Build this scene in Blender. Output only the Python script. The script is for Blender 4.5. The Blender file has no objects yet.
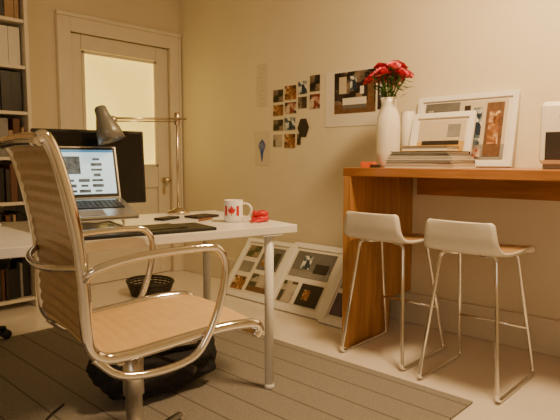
import bpy, bmesh, math, random
from mathutils import Vector, Matrix, noise
random.seed(7)
SC = bpy.context.scene
COL = SC.collection

# ------------------------------------------------------------------ materials
def mat(name, col, rough=0.5, metal=0.0, vary=0.06, scale=8.0, bump=0.0, bscale=60.0, emit=0.0, coat=0.0, stretch=(1,1,1)):
    m = bpy.data.materials.new(name); m.use_nodes = True
    nt = m.node_tree; N = nt.nodes; L = nt.links
    b = N['Principled BSDF']
    b.inputs['Roughness'].default_value = rough
    b.inputs['Metallic'].default_value = metal
    b.inputs['Coat Weight'].default_value = coat
    tc = N.new('ShaderNodeTexCoord'); mp = N.new('ShaderNodeMapping'); mp.inputs['Scale'].default_value = stretch
    L.new(tc.outputs['Object'], mp.inputs['Vector'])
    nz = N.new('ShaderNodeTexNoise'); nz.inputs['Scale'].default_value = scale; nz.inputs['Detail'].default_value = 4
    L.new(mp.outputs['Vector'], nz.inputs['Vector'])
    r = N.new('ShaderNodeValToRGB')
    r.color_ramp.elements[0].position = 0.3; r.color_ramp.elements[1].position = 0.7
    r.color_ramp.elements[0].color = (*[max(0, c*(1-vary)) for c in col], 1)
    r.color_ramp.elements[1].color = (*[min(1, c*(1+vary)) for c in col], 1)
    L.new(nz.outputs['Fac'], r.inputs['Fac']); L.new(r.outputs['Color'], b.inputs['Base Color'])
    if bump > 0:
        n2 = N.new('ShaderNodeTexNoise'); n2.inputs['Scale'].default_value = bscale; n2.inputs['Detail'].default_value = 3
        L.new(mp.outputs['Vector'], n2.inputs['Vector'])
        bp = N.new('ShaderNodeBump'); bp.inputs['Strength'].default_value = bump; bp.inputs['Distance'].default_value = 0.01
        L.new(n2.outputs['Fac'], bp.inputs['Height']); L.new(bp.outputs['Normal'], b.inputs['Normal'])
    if emit > 0:
        L.new(r.outputs['Color'], b.inputs['Emission Color']); b.inputs['Emission Strength'].default_value = emit
    return m

def wood_mat(name, c1, c2, stretch=(1, 12, 12), rough=0.35):
    m = bpy.data.materials.new(name); m.use_nodes = True
    nt = m.node_tree; N = nt.nodes; L = nt.links; b = N['Principled BSDF']
    b.inputs['Roughness'].default_value = rough; b.inputs['Coat Weight'].default_value = 0.2
    tc = N.new('ShaderNodeTexCoord'); mp = N.new('ShaderNodeMapping'); mp.inputs['Scale'].default_value = stretch
    nz = N.new('ShaderNodeTexNoise'); nz.inputs['Scale'].default_value = 2.2; nz.inputs['Detail'].default_value = 8; nz.inputs['Distortion'].default_value = 0.8
    r = N.new('ShaderNodeValToRGB'); r.color_ramp.elements[0].position = .35; r.color_ramp.elements[1].position = .68
    r.color_ramp.elements[0].color = (*c1, 1); r.color_ramp.elements[1].color = (*c2, 1)
    L.new(tc.outputs['Object'], mp.inputs['Vector']); L.new(mp.outputs['Vector'], nz.inputs['Vector'])
    L.new(nz.outputs['Fac'], r.inputs['Fac']); L.new(r.outputs['Color'], b.inputs['Base Color'])
    return m

def photo_mat(name, cols, scale=14.0, seed=0.0):
    m = bpy.data.materials.new(name); m.use_nodes = True
    nt = m.node_tree; N = nt.nodes; L = nt.links; b = N['Principled BSDF']
    b.inputs['Roughness'].default_value = 0.35
    tc = N.new('ShaderNodeTexCoord'); mp = N.new('ShaderNodeMapping'); mp.inputs['Location'].default_value = (seed, seed*1.7, seed*.6)
    v = N.new('ShaderNodeTexVoronoi'); v.inputs['Scale'].default_value = scale; v.distance = 'CHEBYCHEV'
    nz = N.new('ShaderNodeTexNoise'); nz.inputs['Scale'].default_value = scale*1.3; nz.inputs['Detail'].default_value = 5
    mx = N.new('ShaderNodeMix'); mx.data_type = 'FLOAT'; mx.inputs[0].default_value = 0.45
    r = N.new('ShaderNodeValToRGB'); r.color_ramp.interpolation = 'LINEAR'
    while len(r.color_ramp.elements) < len(cols): r.color_ramp.elements.new(0.5)
    for i, c in enumerate(cols):
        r.color_ramp.elements[i].position = .34 + .32*i/(len(cols)-1); r.color_ramp.elements[i].color = (*c, 1)
    L.new(tc.outputs['Object'], mp.inputs['Vector']); L.new(mp.outputs['Vector'], v.inputs['Vector']); L.new(mp.outputs['Vector'], nz.inputs['Vector'])
    L.new(v.outputs['Color'], mx.inputs[2]); L.new(nz.outputs['Fac'], mx.inputs[3])
    L.new(mx.outputs[0], r.inputs['Fac']); L.new(r.outputs['Color'], b.inputs['Base Color'])
    return m

M = {}
M['wall'] = mat('wall_paint', (.84, .76, .58), .5, vary=.04, scale=1.5, bump=.2, bscale=14)
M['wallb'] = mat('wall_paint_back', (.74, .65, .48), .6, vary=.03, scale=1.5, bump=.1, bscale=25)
M['ceil'] = mat('ceiling_paint', (.8, .74, .60), .8)
M['trim'] = mat('trim_paint', (.80, .73, .60), .4, vary=.03)
M['floor'] = mat('floor_paint', (.87, .80, .73), .16, vary=.04, scale=2, bump=.05, bscale=12)
M['white'] = mat('white_laminate', (.90, .89, .88), .3, vary=.02)
M['whitesh'] = mat('white_shell', (.86, .82, .75), .35, vary=.02)
M['steelw'] = mat('white_powder_coat', (.87, .87, .87), .35, vary=.02)
M['chrome'] = mat('chrome', (.84, .83, .82), .08, 1.0, vary=.02)
M['alu'] = mat('aluminium', (.68, .67, .66), .3, 1.0, vary=.02)
M['black'] = mat('black_plastic', (.012, .012, .014), .4, vary=.2)
M['blackcloth'] = mat('black_fabric', (.012, .012, .015), .85, vary=.4, scale=30, bump=.5, bscale=80)
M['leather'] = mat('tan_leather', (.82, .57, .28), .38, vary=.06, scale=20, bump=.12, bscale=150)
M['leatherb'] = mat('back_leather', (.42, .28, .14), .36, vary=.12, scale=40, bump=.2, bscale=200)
M['wood'] = wood_mat('counter_wood', (.32, .125, .035), (.52, .23, .075))
M['woodv'] = wood_mat('counter_wood_upright', (.42, .19, .06), (.62, .32, .12), (12, 12, 1))
M['veneer'] = wood_mat('stool_veneer', (.48, .30, .14), (.60, .39, .20), (10, 1, 10))
M['dark'] = mat('dark_board', (.03, .022, .018), .5, vary=.3)
M['paper'] = mat('paper', (.82, .78, .70), .7, vary=.02)
M['papert'] = mat('tracing_paper', (.76, .68, .53), .6, vary=.05, scale=40)
M['red'] = mat('red_print', (.62, .02, .03), .4, vary=.1)
M['orange'] = mat('orange_box', (.75, .13, .02), .5)
M['ochre'] = mat('ochre_cover', (.62, .36, .08), .5, vary=.2, scale=20)
M['green'] = mat('leaf_green', (.06, .16, .03), .5, vary=.3, scale=30)
M['petal'] = mat('petal_red', (.60, .03, .07), .5, vary=.5, scale=40)
M['petalp'] = mat('petal_pink', (.75, .16, .20), .5, vary=.3, scale=40)
M['brass'] = mat('brass_brushed', (.66, .56, .42), .28, 1.0, vary=.05)
M['lampg'] = mat('lamp_grey', (.24, .24, .23), .35, .4)
M['blue'] = mat('blue_ink', (.05, .13, .40), .6)
M['beige'] = mat('beige_mat', (.60, .52, .40), .7)
M['grey'] = mat('grey_print', (.26, .25, .24), .5, vary=.2)
M['rubber'] = mat('rubber', (.03, .03, .03), .6)
M['brown'] = mat('brown_print', (.16, .08, .04), .5, vary=.3, scale=30)
M['plum'] = mat('plum_print', (.10, .07, .11), .5, vary=.2)
M['slate'] = mat('slate_print', (.15, .145, .145), .5, vary=.2)

# ------------------------------------------------------------------ helpers
def empty(name, loc=(0, 0, 0), rz=0.0):
    e = bpy.data.objects.new(name, None); e.empty_display_size = .1
    e.location = loc; e.rotation_euler = (0, 0, rz); COL.objects.link(e); return e

def finish(name, bm, m, parent=None, loc=(0,0,0), rot=(0,0,0), smooth=False):
    bmesh.ops.recalc_face_normals(bm, faces=bm.faces)
    me = bpy.data.meshes.new(name); bm.to_mesh(me); bm.free()
    if isinstance(m, (list, tuple)):
        for q in m: me.materials.append(q)
    else: me.materials.append(m)
    if smooth:
        for p in me.polygons: p.use_smooth = True
    o = bpy.data.objects.new(name, me); COL.objects.link(o)
    o.location = loc; o.rotation_euler = rot
    if parent: o.parent = parent
    return o

def bm_box(bm, c, s, bev=0.0, seg=2, mi=0):
    r = bmesh.ops.create_cube(bm, size=1.0)
    vs = r['verts']
    for v in vs: v.co = Vector((v.co.x*s[0]+c[0], v.co.y*s[1]+c[1], v.co.z*s[2]+c[2]))
    fs = set(f for v in vs for f in v.link_faces)
    for f in fs: f.material_index = mi
    if bev > 0:
        es = list(set(e for v in vs for e in v.link_edges))
        rr = bmesh.ops.bevel(bm, geom=es, offset=bev, segments=seg, affect='EDGES', profile=.5)
        for f in rr['faces']: f.material_index = mi
def box(name, c, s, m, parent=None, rot=(0,0,0), bev=0.0):
    bm = bmesh.new(); bm_box(bm, (0,0,0), s, bev)
    return finish(name, bm, m, parent, c, rot)

def smooth_pts(pts, n=8, closed=False):
    P = [Vector(p) for p in pts]; out = []
    N = len(P); rng = N if closed else N-1
    for i in range(rng):
        p0 = P[(i-1) % N] if (closed or i > 0) else P[0]*2-P[1]
        p1 = P[i]; p2 = P[(i+1) % N]
        p3 = P[(i+2) % N] if (closed or i+2 < N) else P[-1]*2-P[-2]
        for k in range(n):
            t = k/n
            out.append(.5*((2*p1)+(-p0+p2)*t+(2*p0-5*p1+4*p2-p3)*t*t+(-p0+3*p1-3*p2+p3)*t**3))
    if not closed: out.append(P[-1])
    return out

def fillet(pts, r, n=5):
    P = [Vector(p) for p in pts]; out = [P[0]]
    for i in range(1, len(P)-1):
        a = P[i-1]-P[i]; b = P[i+1]-P[i]
        rr = min(r, a.length*.45, b.length*.45)
        s = P[i]+a.normalized()*rr; e = P[i]+b.normalized()*rr
        for k in range(n+1):
            t = k/n; out.append(s*(1-t)**2+P[i]*2*t*(1-t)+e*t*t)
    out.append(P[-1]); return out

def bm_tube(bm, pts, r, seg=10, closed=False, mi=0, flat=1.0):
    P = [Vector(p) for p in pts]; n = len(P); rings = []
    T0 = (P[1]-P[0]).normalized()
    up = Vector((0,0,1)) if abs(T0.z) < .9 else Vector((1,0,0))
    nrm = T0.cross(up).normalized()
    for i in range(n):
        if closed: T = (P[(i+1) % n]-P[i-1]).normalized()
        elif i == 0: T = T0
        elif i == n-1: T = (P[-1]-P[-2]).normalized()
        else: T = (P[i+1]-P[i-1]).normalized()
        nrm = (nrm-T*nrm.dot(T)).normalized(); bn = T.cross(nrm)
        rr = r[i] if isinstance(r, (list, tuple)) else r
        rings.append([bm.verts.new(P[i]+nrm*math.cos(2*math.pi*k/seg)*rr+bn*math.sin(2*math.pi*k/seg)*rr*flat) for k in range(seg)])
    for i in range(n if closed else n-1):
        a = rings[i]; b = rings[(i+1) % n]
        for k in range(seg):
            f = bm.faces.new((a[k], a[(k+1) % seg], b[(k+1) % seg], b[k])); f.material_index = mi; f.smooth = True
    if not closed:
        for q in (rings[0], rings[-1]):
            f = bm.faces.new(q); f.material_index = mi
def tube(name, pts, r, m, parent=None, seg=10, closed=False, loc=(0,0,0), rot=(0,0,0), flat=1.0):
    bm = bmesh.new(); bm_tube(bm, pts, r, seg, closed, 0, flat)
    return finish(name, bm, m, parent, loc, rot)

def bm_lathe(bm, prof, c=(0,0,0), seg=32, mi=0, mtx=None):
    rings = []
    for (r, z) in prof:
        ring = []
        for k in range(seg):
            a = 2*math.pi*k/seg
            co = Vector((max(r, 1e-4)*math.cos(a), max(r, 1e-4)*math.sin(a), z))
            if mtx: co = mtx @ co
            ring.append(bm.verts.new(co+Vector(c)))
        rings.append(ring)
    for i in range(len(rings)-1):
        for k in range(seg):
            f = bm.faces.new((rings[i][k], rings[i][(k+1) % seg], rings[i+1][(k+1) % seg], rings[i+1][k])); f.smooth = True; f.material_index = mi
def lathe(name, prof, m, parent=None, loc=(0,0,0), rot=(0,0,0), seg=32):
    bm = bmesh.new(); bm_lathe(bm, prof, seg=seg)
    return finish(name, bm, m, parent, loc, rot)

# ------------------------------------------------------------------ room
XB, YW, HC = -4.03, 2.95, 2.75
XF, YN = 1.6, -2.2
box('floor', ((XB+XF)/2, (YN+YW)/2, -.05), (XF-XB+.4, YW-YN+.4, .1), M['floor'])
box('ceiling', ((XB+XF)/2, (YN+YW)/2, HC+.05), (XF-XB+.4, YW-YN+.4, .1), M['ceil'])
box('wall_right', ((XB+XF)/2, YW+.06, HC/2), (XF-XB+.4, .12, HC), M['wall'])
box('wall_left', ((XB+XF)/2, YN-.06, HC/2), (XF-XB+.4, .12, HC), M['wall'])
box('wall_front', (XF+.06, (YN+YW)/2, HC/2), (.12, YW-YN, HC), M['wall'])
DY0, DY1, DH = 1.93, 2.84, 1.985
bm = bmesh.new()
bm_box(bm, (XB-.06, (YN+DY0)/2, HC/2), (.12, DY0-YN, HC))
bm_box(bm, (XB-.06, (DY1+YW)/2, HC/2), (.12, YW-DY1, HC))
bm_box(bm, (XB-.06, (DY0+DY1)/2, (DH+HC)/2), (.12, DY1-DY0, HC-DH))
finish('wall_back', bm, M['wallb'])
d = empty('door_1', (XB-.05, 0, 0))
bm = bmesh.new()
GY0, GY1, GZ0, GZ1 = 2.04, 2.72, .95, 1.86
bm_box(bm, (0, (DY0+GY0)/2, DH/2), (.045, GY0-DY0-.004, DH-.01), .003)
bm_box(bm, (0, (DY1+GY1)/2, DH/2), (.045, DY1-GY1-.004, DH-.01), .003)
bm_box(bm, (0, (GY0+GY1)/2, (DH+GZ1)/2), (.045, GY1-GY0, DH-GZ1-.01), .003)
bm_box(bm, (0, (GY0+GY1)/2, GZ0-.09), (.045, GY1-GY0, .18), .003)
bm_box(bm, (0, (GY0+GY1)/2, .13), (.045, GY1-GY0, .25), .003)
bm_box(bm, (-.008, (GY0+GY1)/2, .51), (.02, GY1-GY0, .55))
for yy in (GY0+.012, GY1-.012): bm_box(bm, (.018, yy, (GZ0+GZ1)/2), (.018, .024, GZ1-GZ0), .004)
for zz in (GZ0+.012, GZ1-.012): bm_box(bm, (.018, (GY0+GY1)/2, zz), (.018, GY1-GY0, .024), .004)
finish('leaf', bm, M['trim'], d)
m = mat('frosted_glass_emissive', (.92, .66, .13), .5, vary=.14, scale=1.2, emit=1.6)  # pane's own emission stands in for light from the room beyond
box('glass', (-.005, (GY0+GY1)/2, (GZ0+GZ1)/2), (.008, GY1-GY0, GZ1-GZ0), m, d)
bm = bmesh.new(); R90 = Matrix.Rotation(math.radians(90), 4, 'Y')
bm_lathe(bm, [(0,.075),(.02,.073),(.028,.06),(.024,.045),(.01,.035),(.01,.0),(.025,0),(.025,-.004)], seg=20, mtx=R90)
finish('knob', bm, M['brass'], d, (.028, 2.775, .83))
box('key_plate', (.026, 2.775, .74), (.005, .03, .07), M['brass'], d, bev=.002)
bm = bmesh.new()
for (y0, y1, z0, z1) in ((1.825, 1.935, 0, 2.10), (2.835, 2.94, 0, 2.10), (1.935, 2.835, 1.98, 2.10)):
    bm_box(bm, (XB+.012, (y0+y1)/2, (z0+z1)/2), (.024, y1-y0, z1-z0), .004)
bm_box(bm, (XB+.030, (1.825+2.94)/2, 2.10), (.024, 1.12, .03), .005)
bm_box(bm, (XB+.028, 1.84, 1.04), (.016, .025, 2.08), .004)
bm_box(bm, (XB+.028, 2.93, 1.04), (.016, .02, 2.08), .004)
finish('trim_1', bm, M['trim'])
box('baseboard_right', ((XB+XF)/2, YW-.011, .095), (XF-XB, .022, .19), M['trim'], bev=.006)
box('baseboard_back', (XB+.011, (YN+1.82)/2, .095), (.022, 1.82-YN, .19), M['trim'], bev=.006)

# ------------------------------------------------------------------ rug
m = bpy.data.materials.new('striped_rug'); m.use_nodes = True
nt = m.node_tree; N = nt.nodes; L = nt.links; b = N['Principled BSDF']; b.inputs['Roughness'].default_value = .95
tc = N.new('ShaderNodeTexCoord'); sx = N.new('ShaderNodeSeparateXYZ'); L.new(tc.outputs['Object'], sx.inputs[0])
def mth(op, a, bb=None):
    q = N.new('ShaderNodeMath'); q.operation = op
    for i, s in enumerate((a, bb)):
        if s is None: continue
        if isinstance(s, (int, float)): q.inputs[i].default_value = s
        else: L.new(s, q.inputs[i])
    return q.outputs[0]
fr = mth('FRACT', mth('MULTIPLY', sx.outputs['Y'], 1/.15))
thin = mth('LESS_THAN', fr, .06)
nz = N.new('ShaderNodeTexNoise'); nz.inputs['Scale'].default_value = 120; L.new(tc.outputs['Object'], nz.inputs['Vector'])
rp = N.new('ShaderNodeValToRGB'); rp.color_ramp.elements[0].color = (.22, .20, .185, 1); rp.color_ramp.elements[1].color = (.34, .315, .30, 1)
L.new(nz.outputs['Fac'], rp.inputs['Fac'])
mx = N.new('ShaderNodeMix'); mx.data_type = 'RGBA'; L.new(thin, mx.inputs[0]); L.new(rp.outputs['Color'], mx.inputs[6]); mx.inputs[7].default_value = (.15, .135, .125, 1)
L.new(mx.outputs[2], b.inputs['Base Color'])
bp = N.new('ShaderNodeBump'); bp.inputs['Strength'].default_value = .5; bp.inputs['Distance'].default_value = .01
L.new(nz.outputs['Fac'], bp.inputs['Height']); L.new(bp.outputs['Normal'], b.inputs['Normal'])
box('area_rug', (-2.03, .86, .005), (2.26, 2.52, .010), m, bev=.003)

# ------------------------------------------------------------------ wall bookshelf (far left)
bs = empty('bookshelf', (XB+.002, .98, 0))
bm = bmesh.new(); SD = .30; SW = 1.06
for yy in (-SW/2+.0125, SW/2-.0125): bm_box(bm, (SD/2, yy, 1.2), (SD, .025, 2.4), .002)
zs = [.06, .42, .72, 1.02, 1.32, 1.62, 1.92, 2.22, 2.39]
for zz in zs: bm_box(bm, (SD/2, 0, zz), (SD-.01, SW-.05, .022), .002)
bm_box(bm, (.006, 0, 1.2), (.01, SW-.04, 2.38))
finish('carcass', bm, M['trim'], bs)
bookc = [M['dark'], M['black'], M['paper'], M['grey'], mat('book_brown', (.14, .06, .03), .6), mat('book_tan', (.42, .28, .16), .6), M['red']]
bm = bmesh.new()
for i in range(8):
    y = SW/2-.04
    while y > -SW/2+.09:
        t = random.choice([.02, .03, .045, .06]); h = random.uniform(.17, .26) if i > 0 else random.uniform(.2, .3)
        mi = random.choice([0, 0, 1, 1, 2, 3, 4, 5])
        if i in (0, 1, 3): mi = random.choice([0, 1, 4, 5, 3, 1])
        if i == 5: mi = random.choice([2, 2, 3, 2]); t = .075; h = .25
        if i == 4: mi = random.choice([1, 1, 2]); t = .07; h = .26
        bm_box(bm, (.03+.12, y-t/2, zs[i]+.012+h/2), (random.uniform(.19, .25), t-.002, h), .002, 1, mi)
        y -= t
finish('books', bm, bookc, bs)

# ------------------------------------------------------------------ desk
DR = -math.radians(13)
D0 = Vector((-1.548, 1.745, 0))
def dw(x, y, z=.73):
    c, s = math.cos(DR), math.sin(DR)
    return (D0.x+c*x-s*y, D0.y+s*x+c*y, z)
dk = empty('desk', D0, DR)
DD, DL = .80, 1.75
box('top', (-DD/2, -DL/2, .7125), (DD, DL, .035), M['white'], dk, bev=.003)
for i, (x, y) in enumerate(((-.035, -.125), (-DD+.15, -.125), (-.035, -DL+.1), (-DD+.15, -DL+.1))):
    bm = bmesh.new()
    bm_tube(bm, [(0,0,.02), (0,0,.69)], .02, 20); bm_lathe(bm, [(.0,.0105),(.021,.0105),(.024,.017),(.021,.03),(.012,.032)], seg=20)
    bm_box(bm, (0,0,.691), (.065, .1, .006), .001)
    finish('leg_%d' % (i+1), bm, M['steelw'], dk, (x, y, 0))

e = empty('desk_pad', dw(-.125, -.69, .7305), DR)
box('pad', (0, 0, .006), (.21, .62, .012), M['black'], e, bev=.004)
box('sheets', (-.02, .1, .0135), (.16, .2, .003), M['dark'], e, (0, 0, .1))

# laptop on stand
lp = empty('laptop', dw(-.27, -.79, 0), DR)
ang = math.radians(14)
g = bpy.data.objects.new('base_pivot', None); COL.objects.link(g); g.parent = lp; g.location = (0, 0, .775); g.rotation_euler = (0, ang, 0)
box('base', (-.125, 0, 0), (.25, .36, .02), M['alu'], g, bev=.006)
box('keyboard', (-.155, 0, .0105), (.11, .30, .002), M['black'], g)
bm = bmesh.new()
for r in range(5):
    for c in range(14):
        bm_box(bm, (-.115-.02*r, -.137+.021*c, .0125), (.017, .018, .003), .001, 1)
finish('keys', bm, M['black'], g)
box('trackpad', (-.05, 0, .0105), (.07, .10, .001), M['grey'], g)
g2 = bpy.data.objects.new('lid_pivot', None); COL.objects.link(g2); g2.parent = lp; g2.location = (-.245, 0, .842); g2.rotation_euler = (0, math.radians(-16), 0)
box('lid', (-.004, 0, .118), (.009, .36, .24), M['alu'], g2, bev=.003)
box('bezel', (.0012, 0, .118), (.002, .345, .225), M['black'], g2)
scr = mat('screen_page', (.55, .76, .84), .3, vary=.05, emit=1.1)
scb = mat('screen_blue', (.10, .32, .55), .3, vary=.2, emit=.8)
scd = mat('screen_dark', (.10, .13, .15), .3, vary=.6, scale=40, emit=.5)
box('screen', (.003, 0, .120), (.002, .325, .20), scr, g2)
bm = bmesh.new()
bm_box(bm, (.0045, 0, .214), (.001, .325, .011), 0, 1, 0)
bm_box(bm, (.0045, -.142, .115), (.001, .03, .17), 0, 1, 0)
bm_box(bm, (.0045, -.05, .15), (.001, .13, .08), 0, 1, 1)
for r in range(7):
    for c in range(4):
        if c < 3 and r > 2: continue
        bm_box(bm, (.0045, -.09+.058*c, .033+.024*r), (.001, .048 if (r+c) % 3 else .03, .010 if (r+c) % 2 else .014), 0, 1, 1)
finish('page_blocks', bm, [scb, scd], g2)
st = empty('laptop_stand', dw(-.285, -.79, .7305), DR)
bm = bmesh.new()
for yy in (-.12, .12):
    pts = [(-.01, yy, .006), (-.22, yy, .006), (-.22, yy, .085), (-.01, yy, .028), (-.01, yy, .006)]
    bm_tube(bm, fillet(pts, .008), .005, 8)
bm_tube(bm, [(-.22, -.12, .006), (-.22, .12, .006)], .005, 8)
finish('wire', bm, M['alu'], st)

# monitor
mo = empty('computer_monitor', dw(-.66, -.70, .7305), DR)
box('panel', (0, 0, .245), (.028, .50, .345), M['black'], mo, (0, math.radians(-4), 0), bev=.006)
box('glass', (.017, 0, .247), (.003, .475, .315), mat('monitor_glass', (.008, .008, .010), .15, vary=.1), mo, (0, math.radians(-4), 0))
box('neck', (-.03, 0, .10), (.02, .07, .2), M['black'], mo, bev=.004)
lathe('foot', [(0, .012), (.09, .010), (.11, .005), (.11, 0), (0, 0)], M['black'], mo, (-.02, 0, 0))

# desk lamp
dl = empty('desk_lamp', dw(-.73, -.245, .7305), DR)
bm = bmesh.new()
bm_lathe(bm, [(0, .03), (.02, .03), (.024, .024), (.055, .014), (.058, 0), (0, 0)], seg=28)
bm_tube(bm, [(0,0,.02), (0,0,.52)], .0065, 12)
bm_lathe(bm, [(.0,.525),(.014,.52),(.016,.49),(.014,.46),(.0,.455)], seg=16)
finish('pole', bm, M['brass'], dl)
bm = bmesh.new()
bm_tube(bm, [(0, .05, .492), (.20, -.385, .465)], .0055, 10)
bm_tube(bm, [(0, .0, .477), (.20, -.385, .452)], .0035, 10)
bm_lathe(bm, [(0,-.018),(.016,-.016),(.016,.016),(0,.018)], c=(.20, -.39, .458), seg=16, mtx=Matrix.Rotation(math.radians(90), 4, 'Y'))
finish('arm', bm, M['brass'], dl)
tl = Matrix.Rotation(math.radians(16), 4, 'X') @ Matrix.Rotation(math.radians(-10), 4, 'Y')
bm = bmesh.new()
bm_lathe(bm, [(0,.085),(.018,.084),(.026,.076),(.029,.045),(.038,.020),(.053,-.025),(.060,-.075),(.057,-.075),(.050,-.025),(.034,.018),(.0,.03)], seg=32, mtx=tl)
finish('shade', bm, M['lampg'], dl, (.205, -.42, .435))
bm = bmesh.new(); bmesh.ops.create_uvsphere(bm, u_segments=16, v_segments=10, radius=.024)
finish('bulb', bm, M['white'], dl, (.21, -.41, .40), smooth=True)

# mug
mg = empty('coffee_mug', dw(-.25, -.18, .7305), DR)
lathe('body', [(0,.004),(.036,.0),(.042,.004),(.0435,.02),(.0435,.096),(.042,.099),(.040,.096),(.039,.012),(0,.010)], M['white'], mg)
bm = bmesh.new()
def cyl(u, z, r=.0441, a0=math.radians(-40)): return Vector((r*math.cos(a0+u/r), r*math.sin(a0+u/r), z))
def patch(us, zsx):
    n = 8
    for i in range(n):
        u0 = us[0]+(us[1]-us[0])*i/n; u1 = us[0]+(us[1]-us[0])*(i+1)/n
        bm.faces.new([bm.verts.new(cyl(*q)) for q in ((u0, zsx[0]), (u1, zsx[0]), (u1, zsx[1]), (u0, zsx[1]))])
patch((-.036, -.022), (.03, .075)); patch((.022, .036), (.03, .075))
leaf = [(0,.078),(.004,.068),(.008,.070),(.007,.058),(.013,.064),(.017,.060),(.0165,.052),(.010,.044),(.011,.040),(.002,.041),(.001,.030)]
leaf = leaf+[(-x, z) for x, z in reversed(leaf)][:-1]
c0 = bm.verts.new(cyl(0, .052, .0443)); vs = [bm.verts.new(cyl(x, z, .0443)) for x, z in leaf]
for i in range(len(vs)): bm.faces.new((c0, vs[i], vs[(i+1) % len(vs)]))
finish('flag_print', bm, M['red'], mg)
tube('handle', smooth_pts([(.028,.030,.08),(.038,.042,.084),(.052,.058,.072),(.056,.062,.05),(.046,.052,.025),(.029,.032,.018)]), .005, M['white'], mg)

rb = empty('red_ribbon_roll', dw(-.19, -.075, .7305), DR)
bm = bmesh.new()
for (cx, cy, cz, r) in ((0,0,.012,.030), (-.005,.005,.034,.026)):
    bm_tube(bm, [(cx+r*math.cos(t*math.pi/12), cy+r*math.sin(t*math.pi/12), cz+.004*math.sin(t*.9)) for t in range(24)], .012, 10, True)
bm_tube(bm, smooth_pts([(.03,.0,.012),(.05,-.03,.01),(.04,-.06,.008),(.01,-.055,.006)]), .006, 8)
finish('coil', bm, M['red'], rb)
box('mobile_phone', dw(-.50, -.40, .7365), (.06, .12, .011), M['black'], rot=(0, 0, DR+.5), bev=.004)
e = empty('pen', dw(-.36, -.27, .7305), DR)
tube('barrel', [(0, -.05, .006), (0, -.045, .006), (0,.05,.006), (0,.065,.006)], [.002,.005,.005,.001], mat('pen_brown', (.25,.10,.04), .4), e, rot=(0,0,.5))
e = empty('notebook', dw(-.50, -.22, .7305), DR)
box('cover', (0, 0, .006), (.10, .14, .010), M['dark'], e, (0, 0, .3), bev=.002)
e = empty('paper_stack', dw(-.62, -1.25, .7305), DR)
bm = bmesh.new()
for i in range(5): bm_box(bm, (random.uniform(-.008,.008), random.uniform(-.008,.008), .006+.011*i), (.21, .29, .010), .001, 1)
finish('sheets', bm, M['paper'], e)

# ------------------------------------------------------------------ office chair
CR = -.165
ch = empty('office_chair', (-1.455, .868, 0), CR)
HWD = .222
prof = [(.310,.462),(.325,.480),(.300,.503),(.18,.510),(.0,.497),(-.10,.490),(-.165,.497),(-.198,.53),(-.207,.60),(-.210,.70),(-.222,.82),(-.245,.94),(-.270,1.03),(-.290,1.065),(-.305,1.06)]
P2 = smooth_pts([(0, a, z) for a, z in prof], 16)
nP = len(P2)
bm = bmesh.new(); NS = 10
acc = 0; lens = [0]
for i in range(1, nP): acc += (P2[i]-P2[i-1]).length; lens.append(acc)
up = []; dn = []
for i, p in enumerate(P2):
    T = (P2[min(i+1, nP-1)]-P2[max(i-1, 0)]).normalized(); nr = Vector((0, T.z, -T.y))
    amp = .0045 if p.z > .53 else .0012
    off = amp*abs(math.sin(math.pi*lens[i]/.034))
    a = []; c = []
    for k in range(NS+1):
        s = k/NS*2-1; sag = .008*(1-s*s)
        base = Vector((s*(HWD-.008), p.y, p.z))+nr*sag
        a.append(bm.verts.new(base-nr*(.005+off))); c.append(bm.verts.new(base+nr*(.005+off)))
    up.append(a); dn.append(c)
for i in range(nP-1):
    for k in range(NS):
        backpart = P2[i].z > .53 and P2[i].y < -.19
        f1 = bm.faces.new((up[i][k], up[i][k+1], up[i+1][k+1], up[i+1][k])); f1.smooth = True
        f2 = bm.faces.new((dn[i][k], dn[i+1][k], dn[i+1][k+1], dn[i][k+1])); f2.smooth = True
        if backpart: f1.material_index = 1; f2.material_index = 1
    for k in (0, NS): bm.faces.new((up[i][k], up[i+1][k], dn[i+1][k], dn[i][k]))
for i in (0, nP-1):
    for k in range(NS): bm.faces.new((up[i][k], up[i][k+1], dn[i][k+1], dn[i][k]))
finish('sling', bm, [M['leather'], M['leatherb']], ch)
for s, nm in ((1, 'right'), (-1, 'left')):
    tube('rail_'+nm, [(s*HWD, p.y, p.z) for p in P2], .016, M['chrome'], ch, seg=14, flat=1.0)
    o = s*(HWD+.010)
    arm = [(s*HWD, -.212, .70), (o+s*.015, -.19, .735), (o+s*.028, -.08, .760), (o+s*.028, .11, .766), (o+s*.026, .165, .752), (o+s*.024, .185, .70), (o+s*.020, .168, .60), (o+s*.016, .125, .50), (o+s*.014, .075, .450), (o+s*.012, -.03, .435), (o+s*.010, -.13, .45), (s*HWD, -.19, .50)]
    tube('arm_'+nm, smooth_pts(arm, 8), .011, M['chrome'], ch, seg=12)
bm = bmesh.new()
bm_tube(bm, smooth_pts([(-HWD, -.218, .74), (-.12, -.262, .73), (0, -.275, .725), (.12, -.262, .73), (HWD, -.218, .74)], 8), .010, 10)
bm_tube(bm, smooth_pts([(-HWD, -.30, 1.055), (0, -.302, 1.058), (HWD, -.30, 1.055)], 4), .012, 10)
bm_tube(bm, smooth_pts([(-HWD, .10, .495), (-.10, .07, .455), (0, .06, .445), (.10, .07, .455), (HWD, .10, .495)], 8), .013, 10)
bm_tube(bm, smooth_pts([(-HWD, -.12, .48), (-.10, -.09, .45), (0, -.08, .445), (.10, -.09, .45), (HWD, -.12, .48)], 8), .013, 10)
finish('stretchers', bm, M['chrome'], ch)
bm = bmesh.new()
bm_box(bm, (0, -.01, .432), (.10, .20, .035), .012)
bm_lathe(bm, [(.0,.42),(.032,.42),(.032,.28),(.026,.275),(.026,.12),(.045,.115),(.045,.06),(0,.06)], seg=24)
finish('column', bm, M['alu'], ch)
tube('lever', [(.03, .0, .43), (.18, .06, .42), (.24, .09, .41)], [.006, .006, .010], M['black'], ch)
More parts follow.
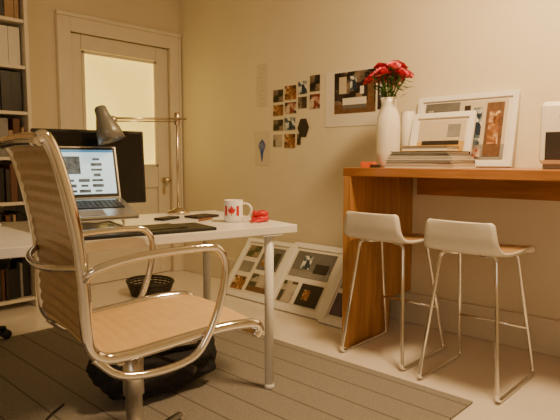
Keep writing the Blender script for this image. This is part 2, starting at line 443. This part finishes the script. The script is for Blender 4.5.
bm = bmesh.new(); bm2 = bmesh.new()
for i in range(5):
    a = math.radians(72*i+54); c, s = math.cos(a), math.sin(a)
    bm_tube(bm, [(c*.03, s*.03, .095), (c*.15, s*.15, .088), (c*.30, s*.30, .07)], [.028, .020, .013], 10, flat=.8)
    bm_tube(bm, [(c*.295, s*.295, .075), (c*.295, s*.295, .05)], .008, 8)
    for w in (-.016, .016):
        mt = Matrix.Rotation(a+math.pi/2, 4, 'Z') @ Matrix.Rotation(math.radians(90), 4, 'Y')
        bm_lathe(bm2, [(0,-.009),(.018,-.010),(.019,-.006),(.019,.006),(.018,.010),(0,.009)], c=Vector((c*.30-s*w, s*.30+c*w, .0295)), seg=18, mtx=mt)
finish('star_base', bm, M['alu'], ch)
finish('casters', bm2, M['rubber'], ch)

# second, black task chair at the far side of the desk
tk = empty('task_chair', (-3.14, .80, 0), math.radians(-80))
box('seat', (0, 0, .47), (.46, .46, .07), M['blackcloth'], tk, bev=.03)
box('backrest', (0, -.24, .74), (.40, .05, .42), M['blackcloth'], tk, (math.radians(8), 0, 0), bev=.02)
tube('back_bar', smooth_pts([(0, -.05, .42), (0, -.22, .43), (0, -.28, .52), (0, -.27, .68)]), .015, M['black'], tk)
lathe('column', [(0,.44),(.03,.44),(.03,.1),(.05,.09),(.05,.05),(0,.05)], M['black'], tk)
bm = bmesh.new(); bm2 = bmesh.new()
for i in range(5):
    a = math.radians(72*i+100); c, s = math.cos(a), math.sin(a)
    bm_tube(bm, [(c*.03, s*.03, .095), (c*.15, s*.15, .088), (c*.28, s*.28, .07)], [.028, .020, .013], 10)
    bm_tube(bm, [(c*.275, s*.275, .075), (c*.275, s*.275, .04)], .008, 8)
    for w in (-.016, .016):
        mt = Matrix.Rotation(a+math.pi/2, 4, 'Z') @ Matrix.Rotation(math.radians(90), 4, 'Y')
        bm_lathe(bm2, [(0,-.009),(.024,-.010),(.026,-.006),(.026,.006),(.024,.010),(0,.009)], c=Vector((c*.28-s*w, s*.28+c*w, .037)), seg=18, mtx=mt)
finish('star_base', bm, M['black'], tk); finish('casters', bm2, M['rubber'], tk)

# ------------------------------------------------------------------ black bag + cable + basket
bm = bmesh.new(); bmesh.ops.create_icosphere(bm, subdivisions=5, radius=1.0)
for v in bm.verts:
    c = v.co.copy()
    q = Vector((math.copysign(abs(c.x)**.7, c.x)*.15, math.copysign(abs(c.y)**.7, c.y)*.27, c.z*.13))
    n = noise.noise(c*2.2)*.035+noise.noise(c*6)*.012
    q += c*n; q.z = max(q.z+.135, .002); v.co = q
bg = empty('black_shoulder_bag', (-1.95, 1.28, .011), -.15)
finish('body', bm, M['blackcloth'], bg, smooth=True)
tube('strap', smooth_pts([(.06, -.2, .17), (.12, -.12, .25), (.14, .05, .24), (.1, .2, .17)]), .009, M['blackcloth'], bg, flat=2)
tube('power_cable', smooth_pts([(-2.1, .93, .016), (-2.05, .86, .016), (-1.95, .72, .016), (-2.02, .55, .016), (-1.9, .4, .016), (-1.85, .2, .016)]), .005, M['black'], None)
bk = empty('storage_basket', (-3.45, 2.22, 0))
bm = bmesh.new()
for j in range(6):
    r = .13+.006*j; z = .014+.018*j
    bm_tube(bm, [(r*1.2*math.cos(t*math.pi/16), r*math.sin(t*math.pi/16), z) for t in range(32)], .008 if j < 5 else .010, 6, True)
for t in range(24):
    a = t*math.pi/12; bm_tube(bm, [(.13*1.2*math.cos(a), .13*math.sin(a), .01), (.16*1.2*math.cos(a), .16*math.sin(a), .104)], .005, 6)
bm_lathe(bm, [(0,.006),(.13,.006),(.13,.0),(0,.0)], seg=24)
finish('basket', bm, M['dark'], bk)
box('contents', (0, 0, .05), (.17, .14, .07), M['blackcloth'], bk, (0, 0, .3), bev=.02)

# ------------------------------------------------------------------ counter
CY = 2.30
ct = empty('wooden_counter', (-1.67, CY, 0))
CL = 2.4; CDp = YW-CY-.004
box('slab', (CL/2-.05, CDp/2, .948), (CL, CDp, .044), M['wood'], ct, bev=.003)
bm = bmesh.new()
sh = [(0.0, 0.0), (.40, 0.0), (.40, .205), (CDp, .205), (CDp, .926), (0.0, .926)]
a = [bm.verts.new((-.045, y, z)) for y, z in sh]; c = [bm.verts.new((0, y, z)) for y, z in sh]
bm.faces.new(a); bm.faces.new(list(reversed(c)))
for i in range(6): bm.faces.new((a[i], a[(i+1) % 6], c[(i+1) % 6], c[i]))
finish('end_panel', bm, M['woodv'], ct)
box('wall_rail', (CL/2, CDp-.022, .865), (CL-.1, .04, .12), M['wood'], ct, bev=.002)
box('far_panel', (CL-.10, CDp/2, .463), (.045, CDp-.03, .926), M['woodv'], ct)

# ------------------------------------------------------------------ bar stools
def stool(x, y, rz):
    s = empty('bar_stool', (x, y, 0), rz)
    pr = [(-.190,.752),(-.188,.72),(-.182,.67),(-.165,.637),(-.12,.622),(-.03,.620),(.07,.626),(.14,.625),(.178,.612),(.188,.594)]
    PP = smooth_pts([(0, a, z) for a, z in pr], 6); bm = bmesh.new(); rows = []
    n = len(PP); K = 14
    for i, p in enumerate(PP):
        t = i/(n-1); hw = .145+.045*min(1, t*1.6)
        if i < 3: hw -= .010*(1-i/3)**2
        if i > n-4: hw -= .02*((i-(n-4))/3)**2
        rows.append([bm.verts.new(((k/K*2-1)*hw, p.y+(.010*((k/K*2-1)**2) if t < .35 else 0)*(1-t/.35), p.z+.006*(k/K*2-1)**2*(1 if t > .3 else t/.3))) for k in range(K+1)])
    for i in range(n-1):
        for k in range(K):
            f = bm.faces.new((rows[i][k], rows[i][k+1], rows[i+1][k+1], rows[i+1][k])); f.smooth = True
    bm.normal_update()
    me = bpy.data.meshes.new('seat_shell'); bm.to_mesh(me); bm.free()
    o = bpy.data.objects.new('seat_shell', me); COL.objects.link(o); o.parent = s
    me.materials.append(M['veneer']); me.materials.append(M['whitesh'])
    upz = sum(p.normal.z for p in me.polygons)
    if upz < 0: me.flip_normals()
    sd = o.modifiers.new('thick', 'SOLIDIFY'); sd.thickness = .016; sd.offset = -1; sd.material_offset = 1; sd.material_offset_rim = 1
    bm = bmesh.new()
    for q in (-1, 1):
        pts = [(q*.05, -.09, .602), (q*.125, -.10, .602), (q*.18, -.18, .0092), (q*.18, .25, .0092), (q*.135, .11, .602), (q*.05, .10, .602)]
        bm_tube(bm, fillet(pts, .035, 6), .009, 10)
        bm_tube(bm, [(q*.05, -.09, .602), (q*.05, .10, .602)], .009, 8)
    bm_tube(bm, [(-.160, .190, .24), (.160, .190, .24)], .008, 8)
    finish('sled_frame', bm, M['chrome'], s)
    return s
stool(-1.470, 2.39, 0)
stool(-1.000, 2.35, 0)

# ------------------------------------------------------------------ picture boards leaning on the wall
def lean_board(x0, x1, yb, yt, zt, pics, name='framed_artwork', nm=M['white'], fw=.03, t=.022):
    w = x1-x0; Ln = math.hypot(yt-yb, zt); an = math.atan2(yt-yb, zt)
    e = empty(name, ((x0+x1)/2, yb, .004)); e.rotation_euler = (-an, 0, 0)
    bm = bmesh.new()
    for cx in (-w/2+fw/2, w/2-fw/2): bm_box(bm, (cx, 0, Ln/2), (fw, t, Ln), .003)
    for cz in (fw/2, Ln-fw/2): bm_box(bm, (0, 0, cz), (w-2*fw, t, fw), .003)
    finish('frame', bm, nm, e)
    box('mat_board', (0, .004, Ln/2), (w-2*fw+.004, .008, Ln-2*fw+.004), M['paper'], e)
    for i, pc in enumerate(pics):
        a, b, c, dd, mm = pc
        box('picture_%d' % (i+1), (-w/2+w*(a+c)/2, -.001-.0006*i, Ln*(b+dd)/2), (w*(c-a), .003, Ln*(dd-b)), mm, e)
    return e
pA = photo_mat('photo_interior_a', [(.015,.012,.010), (.07,.05,.035), (.50,.40,.30)], 12, 1)
pB = photo_mat('photo_interior_b', [(.012,.010,.008), (.04,.03,.028), (.28,.20,.15)], 16, 4)
pC = photo_mat('photo_interior_c', [(.04,.035,.03), (.14,.12,.10), (.50,.44,.37)], 14, 8)
pE = photo_mat('photo_warm', [(.05,.02,.01), (.34,.14,.05), (.75,.55,.32)], 30, 11)
pF = photo_mat('photo_cool', [(.02,.035,.07), (.12,.17,.22), (.70,.72,.70)], 30, 15)
pR = photo_mat('photo_red_room', [(.03,.02,.02), (.30,.05,.04), (.65,.55,.42)], 26, 19)
W_, B_, G_, D_, K_, S_, P_, O_ = M['paper'], M['beige'], M['grey'], M['dark'], M['black'], M['slate'], M['plum'], M['brown']
lean_board(-3.09, -2.60, 2.61, 2.915, .39, [(.12,.12,.38,.34,pE),(.12,.42,.38,.60,G_),(.12,.68,.38,.88,pB),(.46,.14,.88,.42,pC),(.46,.14,.88,.22,O_),(.46,.50,.88,.88,S_),(.52,.56,.66,.72,pE),(.72,.50,.84,.80,D_)], fw=.035)
lean_board(-2.58, -2.10, 2.575, 2.895, .41, [(.14,.50,.86,.88,S_),(.14,.50,.86,.60,G_),(.30,.62,.46,.82,pF),(.56,.58,.80,.72,D_),(.14,.12,.40,.42,pC),(.48,.12,.86,.42,D_),(.56,.20,.68,.34,pE)], fw=.04)
lean_board(-2.08, -1.735, 2.54, 2.87, .43, [(.16,.46,.86,.88,D_),(.16,.46,.86,.56,G_),(.30,.60,.50,.80,pE),(.16,.12,.48,.40,P_),(.56,.12,.86,.40,S_)], fw=.04)

# ------------------------------------------------------------------ things pinned on the wall
YP = YW-.003
wc = empty('photo_collage', (-2.63, YP, 1.33))
def wq(x0, x1, z0, z1, mm, nm): box(nm, ((x0+x1)/2+2.63, 0, (z0+z1)/2-1.33), (x1-x0, .003, z1-z0), mm, wc)
i = 0
for (x0, x1, z0, z1, mm) in [(-2.86,-2.76,1.44,1.53,pB),(-2.86,-2.76,1.34,1.42,pE),(-2.86,-2.76,1.23,1.31,pB),(-2.86,-2.77,1.11,1.20,pC),
    (-2.74,-2.63,1.45,1.55,pE),(-2.74,-2.63,1.35,1.43,pR),(-2.745,-2.64,1.23,1.32,pF),(-2.745,-2.64,1.10,1.20,pE),
    (-2.61,-2.53,1.48,1.57,pF),(-2.61,-2.53,1.38,1.46,pA),(-2.50,-2.41,1.49,1.60,pB),(-2.50,-2.41,1.37,1.47,pR),(-2.62,-2.585,1.12,1.20,pB)]:
    i += 1; wq(x0, x1, z0, z1, mm, 'print_%d' % i)
bm = bmesh.new(); vs = [bm.verts.new((.055*math.cos(math.pi/3*k)+.07, -.002, .075*math.sin(math.pi/3*k)-.09)) for k in range(6)]; bm.faces.new(vs)
finish('hexagon_print', bm, M['dark'], wc)
po = empty('wall_poster', (-2.11, YP, 1.42))
box('sheet', (0, 0, 0), (.50, .002, .37), M['paper'], po)
def pq(nm, x0, x1, z0, z1, mm, k): box(nm, ((x0+x1)/2, -.0015-.0006*k, (z0+z1)/2), (x1-x0, .0015, z1-z0), mm, po)
pq('room_wall', -.17, .16, -.10, .17, pB, 1)
pq('room_floor', -.17, .16, -.10, -.04, M['brown'], 2)
pq('bed', -.10, .09, -.07, .00, M['paper'], 3)
pq('bed_front', -.10, .09, -.07, -.045, M['slate'], 4)
pq('window', -.13, -.07, .03, .14, M['beige'], 3)
pq('window_2', -.04, .01, .05, .14, pF, 3)
pq('cabinet', .10, .15, -.06, .12, M['brown'], 3)
pq('lamp', .04, .07, .02, .07, M['paper'], 3)
pq('photo_side', .175, .235, -.09, .16, M['dark'], 2)
pq('photo_side_detail', .19, .225, -.02, .08, pF, 3)
dr = empty('hanging_sketch', (-2.98, YP, 1.58))
box('sheet', (0, 0, 0), (.11, .002, .32), M['papert'], dr)
bm = bmesh.new()
for k in range(9): bm_box(bm, (random.uniform(-.02,.02), -.002, -.14+.033*k), (random.uniform(.02,.06), .001, .004))
finish('pencil_lines', bm, M['beige'], dr)
d2 = empty('blue_drawing', (-2.98, YP, 1.10))
box('sheet', (0, 0, 0), (.16, .002, .26), M['papert'], d2)
bm = bmesh.new()
for (a, b) in ((-.03, .05), (0, .07), (.03, .055), (-.015, .06), (.015, .065)):
    bm_tube(bm, smooth_pts([(0, -.003, -.10), (a*.4, -.003, -.03), (a*1.1, -.003, .02), (a*.5, -.003, b)]), .004, 6, flat=.4)
finish('ink_strokes', bm, M['blue'], d2)

# ------------------------------------------------------------------ objects on counter
ZC = .9705
va = empty('flower_vase', (-1.635, 2.60, ZC))
glassw = mat('milk_glass', (.84, .80, .72), .15, vary=.03, coat=.5)
lathe('body', [(0,.0),(.05,.0),(.059,.01),(.065,.08),(.065,.22),(.060,.28),(.045,.32),(.039,.345),(.048,.38),(.045,.38),(.034,.345),(.036,.32),(.0,.30)], glassw, va)
bm = bmesh.new(); bmg = bmesh.new()
heads = []
for k in range(28):
    a = k*2.4; r = .118*math.sqrt((k+.5)/28); zc = .55-.6*r*(.3+r*4)+random.uniform(-.025,.03)
    heads.append(Vector((r*math.cos(a), r*math.sin(a), zc)))
for hi, h in enumerate(heads):
    bm_tube(bmg, smooth_pts([(0,0,.32), (h.x*.35, h.y*.35, .40), (h.x*.9, h.y*.9, h.z-.02)], 5), .0025, 6)
    ax = Vector((h.x*2.5, h.y*2.5, .35)).normalized(); q = ax.to_track_quat('Z', 'Y').to_matrix().to_4x4()
    for ring in range(4):
        n = 6+ring; ro = .010+.009*ring; hh = .022-.004*ring
        for j in range(n):
            t = 2*math.pi*j/n+ring*.5; w = 2*math.pi/n*.62
            pts = []
            for (rr, tt, zz) in ((.004+.002*ring, t-w*.3, -.012), (.004+.002*ring, t+w*.3, -.012), (ro, t+w, hh-.004), (ro+.003, t, hh+random.uniform(-.003,.004)), (ro, t-w, hh-.004)):
                pts.append(bm.verts.new(h+(q @ Vector((rr*math.cos(tt), rr*math.sin(tt), zz)))))
            f = bm.faces.new(pts); f.material_index = 1 if (ring >= 1 and hi % 3 == 0) else 0
for k in range(80):
    a = random.uniform(0, 6.28); r = random.uniform(.03, .12); z = random.uniform(.39, .54)
    c = Vector((r*math.cos(a), r*math.sin(a), z)); dv = Vector((math.cos(a), math.sin(a), random.uniform(-.5,.6))).normalized()*.03; sd = dv.cross(Vector((0,0,1))).normalized()*.012
    bmg.faces.new([bmg.verts.new(c+v) for v in (-dv, sd, dv, -sd)])
finish('blooms', bm, [M['petal'], M['petalp']], va); finish('stems_and_leaves', bmg, M['green'], va)
cv = empty('white_cylinder_vase', (-1.61, 2.765, ZC))
lathe('body', [(0,0),(.036,0),(.039,.004),(.039,.31),(.036,.315),(.034,.31),(.034,.01),(0,.01)], M['whitesh'], cv)
for (x, y, sx_, sy_, sz, mm, rz) in ((-1.64, 2.42, .07, .05, .030, M['orange'], .2), (-1.675, 2.50, .05, .04, .02, M['red'], -.1), (-1.57, 2.38, .05, .04, .016, M['dark'], .3)):
    box('small_carton', (x, y, ZC+sz/2), (sx_, sy_, sz), mm, rot=(0,0,rz), bev=.002)
bk = empty('book_stack', (-1.315, 2.475, ZC))
zz = 0
for (w, dd, t, mm, rz) in ((.37,.25,.022,M['paper'],.02),(.36,.24,.016,M['dark'],-.03),(.35,.24,.018,M['paper'],.03),(.33,.23,.010,M['grey'],.0),(.32,.22,.016,M['dark'],-.05),(.24,.16,.028,M['ochre'],.12)):
    bm = bmesh.new()
    bm_box(bm, (0,0,t-.0015), (w, dd, .003), 0, 1, 0); bm_box(bm, (0,0,.0015), (w, dd, .003), 0, 1, 0)
    bm_box(bm, (0,dd/2-.0015,t/2), (w, .003, t), 0, 1, 0); bm_box(bm, (0,.0,t/2), (w-.01, dd-.01, t-.006), 0, 1, 1)
    finish('book', bm, [mm, M['paper']], bk, (0, 0, zz), (0, 0, rz)); zz += t
e = lean_board(-1.63, -1.05, 2.85, 2.93, .40, [(.09,.10,.91,.90,B_),(.09,.10,.91,.30,G_),(.09,.10,.45,.90,S_),(.12,.40,.20,.80,pC),(.50,.34,.56,.84,D_),(.59,.30,.68,.80,pF),(.72,.14,.88,.86,O_),(.75,.30,.85,.74,pE),(.5,.12,.70,.24,pR)]); e.location.z = ZC+.003
e = lean_board(-1.555, -1.20, 2.67, 2.745, .29, [(.12,.14,.88,.86,M['beige']),(.12,.14,.88,.46,M['ochre']),(.20,.40,.80,.48,M['dark']),(.60,.55,.80,.78,G_)]); e.location.z = ZC+.003
sp = empty('desktop_speaker', (-.72, 2.60, ZC), .15)
box('cabinet', (0, 0, .155), (.20, .20, .27), M['whitesh'], sp, bev=.02)
box('base', (0, 0, .011), (.17, .17, .022), M['grey'], sp, bev=.004)
box('front_grille', (-.0, -.1005, .10), (.15, .006, .12), M['dark'], sp, bev=.002)
bm = bmesh.new(); bm_lathe(bm, [(0,.012),(.022,.010),(.024,.0),(0,0)], seg=24, mtx=Matrix.Rotation(math.radians(90), 4, 'X'))
finish('dial', bm, M['alu'], sp, (0, -.10, .225))

# ------------------------------------------------------------------ lights
def area(name, loc, target, size, power, col):
    l = bpy.data.lights.new(name, 'AREA'); l.shape = 'RECTANGLE'; l.size = size[0]; l.size_y = size[1]; l.energy = power; l.color = col
    o = bpy.data.objects.new(name, l); COL.objects.link(o); o.location = loc
    o.rotation_euler = (Vector(target)-Vector(loc)).to_track_quat('-Z', 'Y').to_euler(); return o
area('ceiling_light', (-.75, 1.95, 2.35), (-1.1, 2.3, 0), (.35, .35), 56, (1, .66, .31))
area('fill_light', (.6, -1.9, 1.6), (-2.2, 1.8, .8), (1.4, 1.1), 14, (1, .83, .62))  # soft fill added behind the camera, out of view; the room has no window
w = bpy.data.worlds.new('world'); SC.world = w; w.use_nodes = True
w.node_tree.nodes['Background'].inputs[0].default_value = (1, .75, .5, 1); w.node_tree.nodes['Background'].inputs[1].default_value = .1

# ------------------------------------------------------------------ camera
f = 538.0; p = math.atan(50/538); a = math.atan(568/538)
Fh = Vector((-math.cos(a), math.sin(a), 0)); R = Vector((math.sin(a), math.cos(a), 0))
F = Fh*math.cos(p)+Vector((0, 0, -math.sin(p))); U = R.cross(F)
cam = bpy.data.cameras.new('camera'); cam.sensor_width = 36; cam.lens = f/560*36; cam.clip_start = .05
co = bpy.data.objects.new('camera', cam); COL.objects.link(co)
mm = Matrix((R, U, -F)).transposed().to_4x4(); mm.translation = Vector((0, 0, 1.01)); co.matrix_world = mm
SC.camera = co
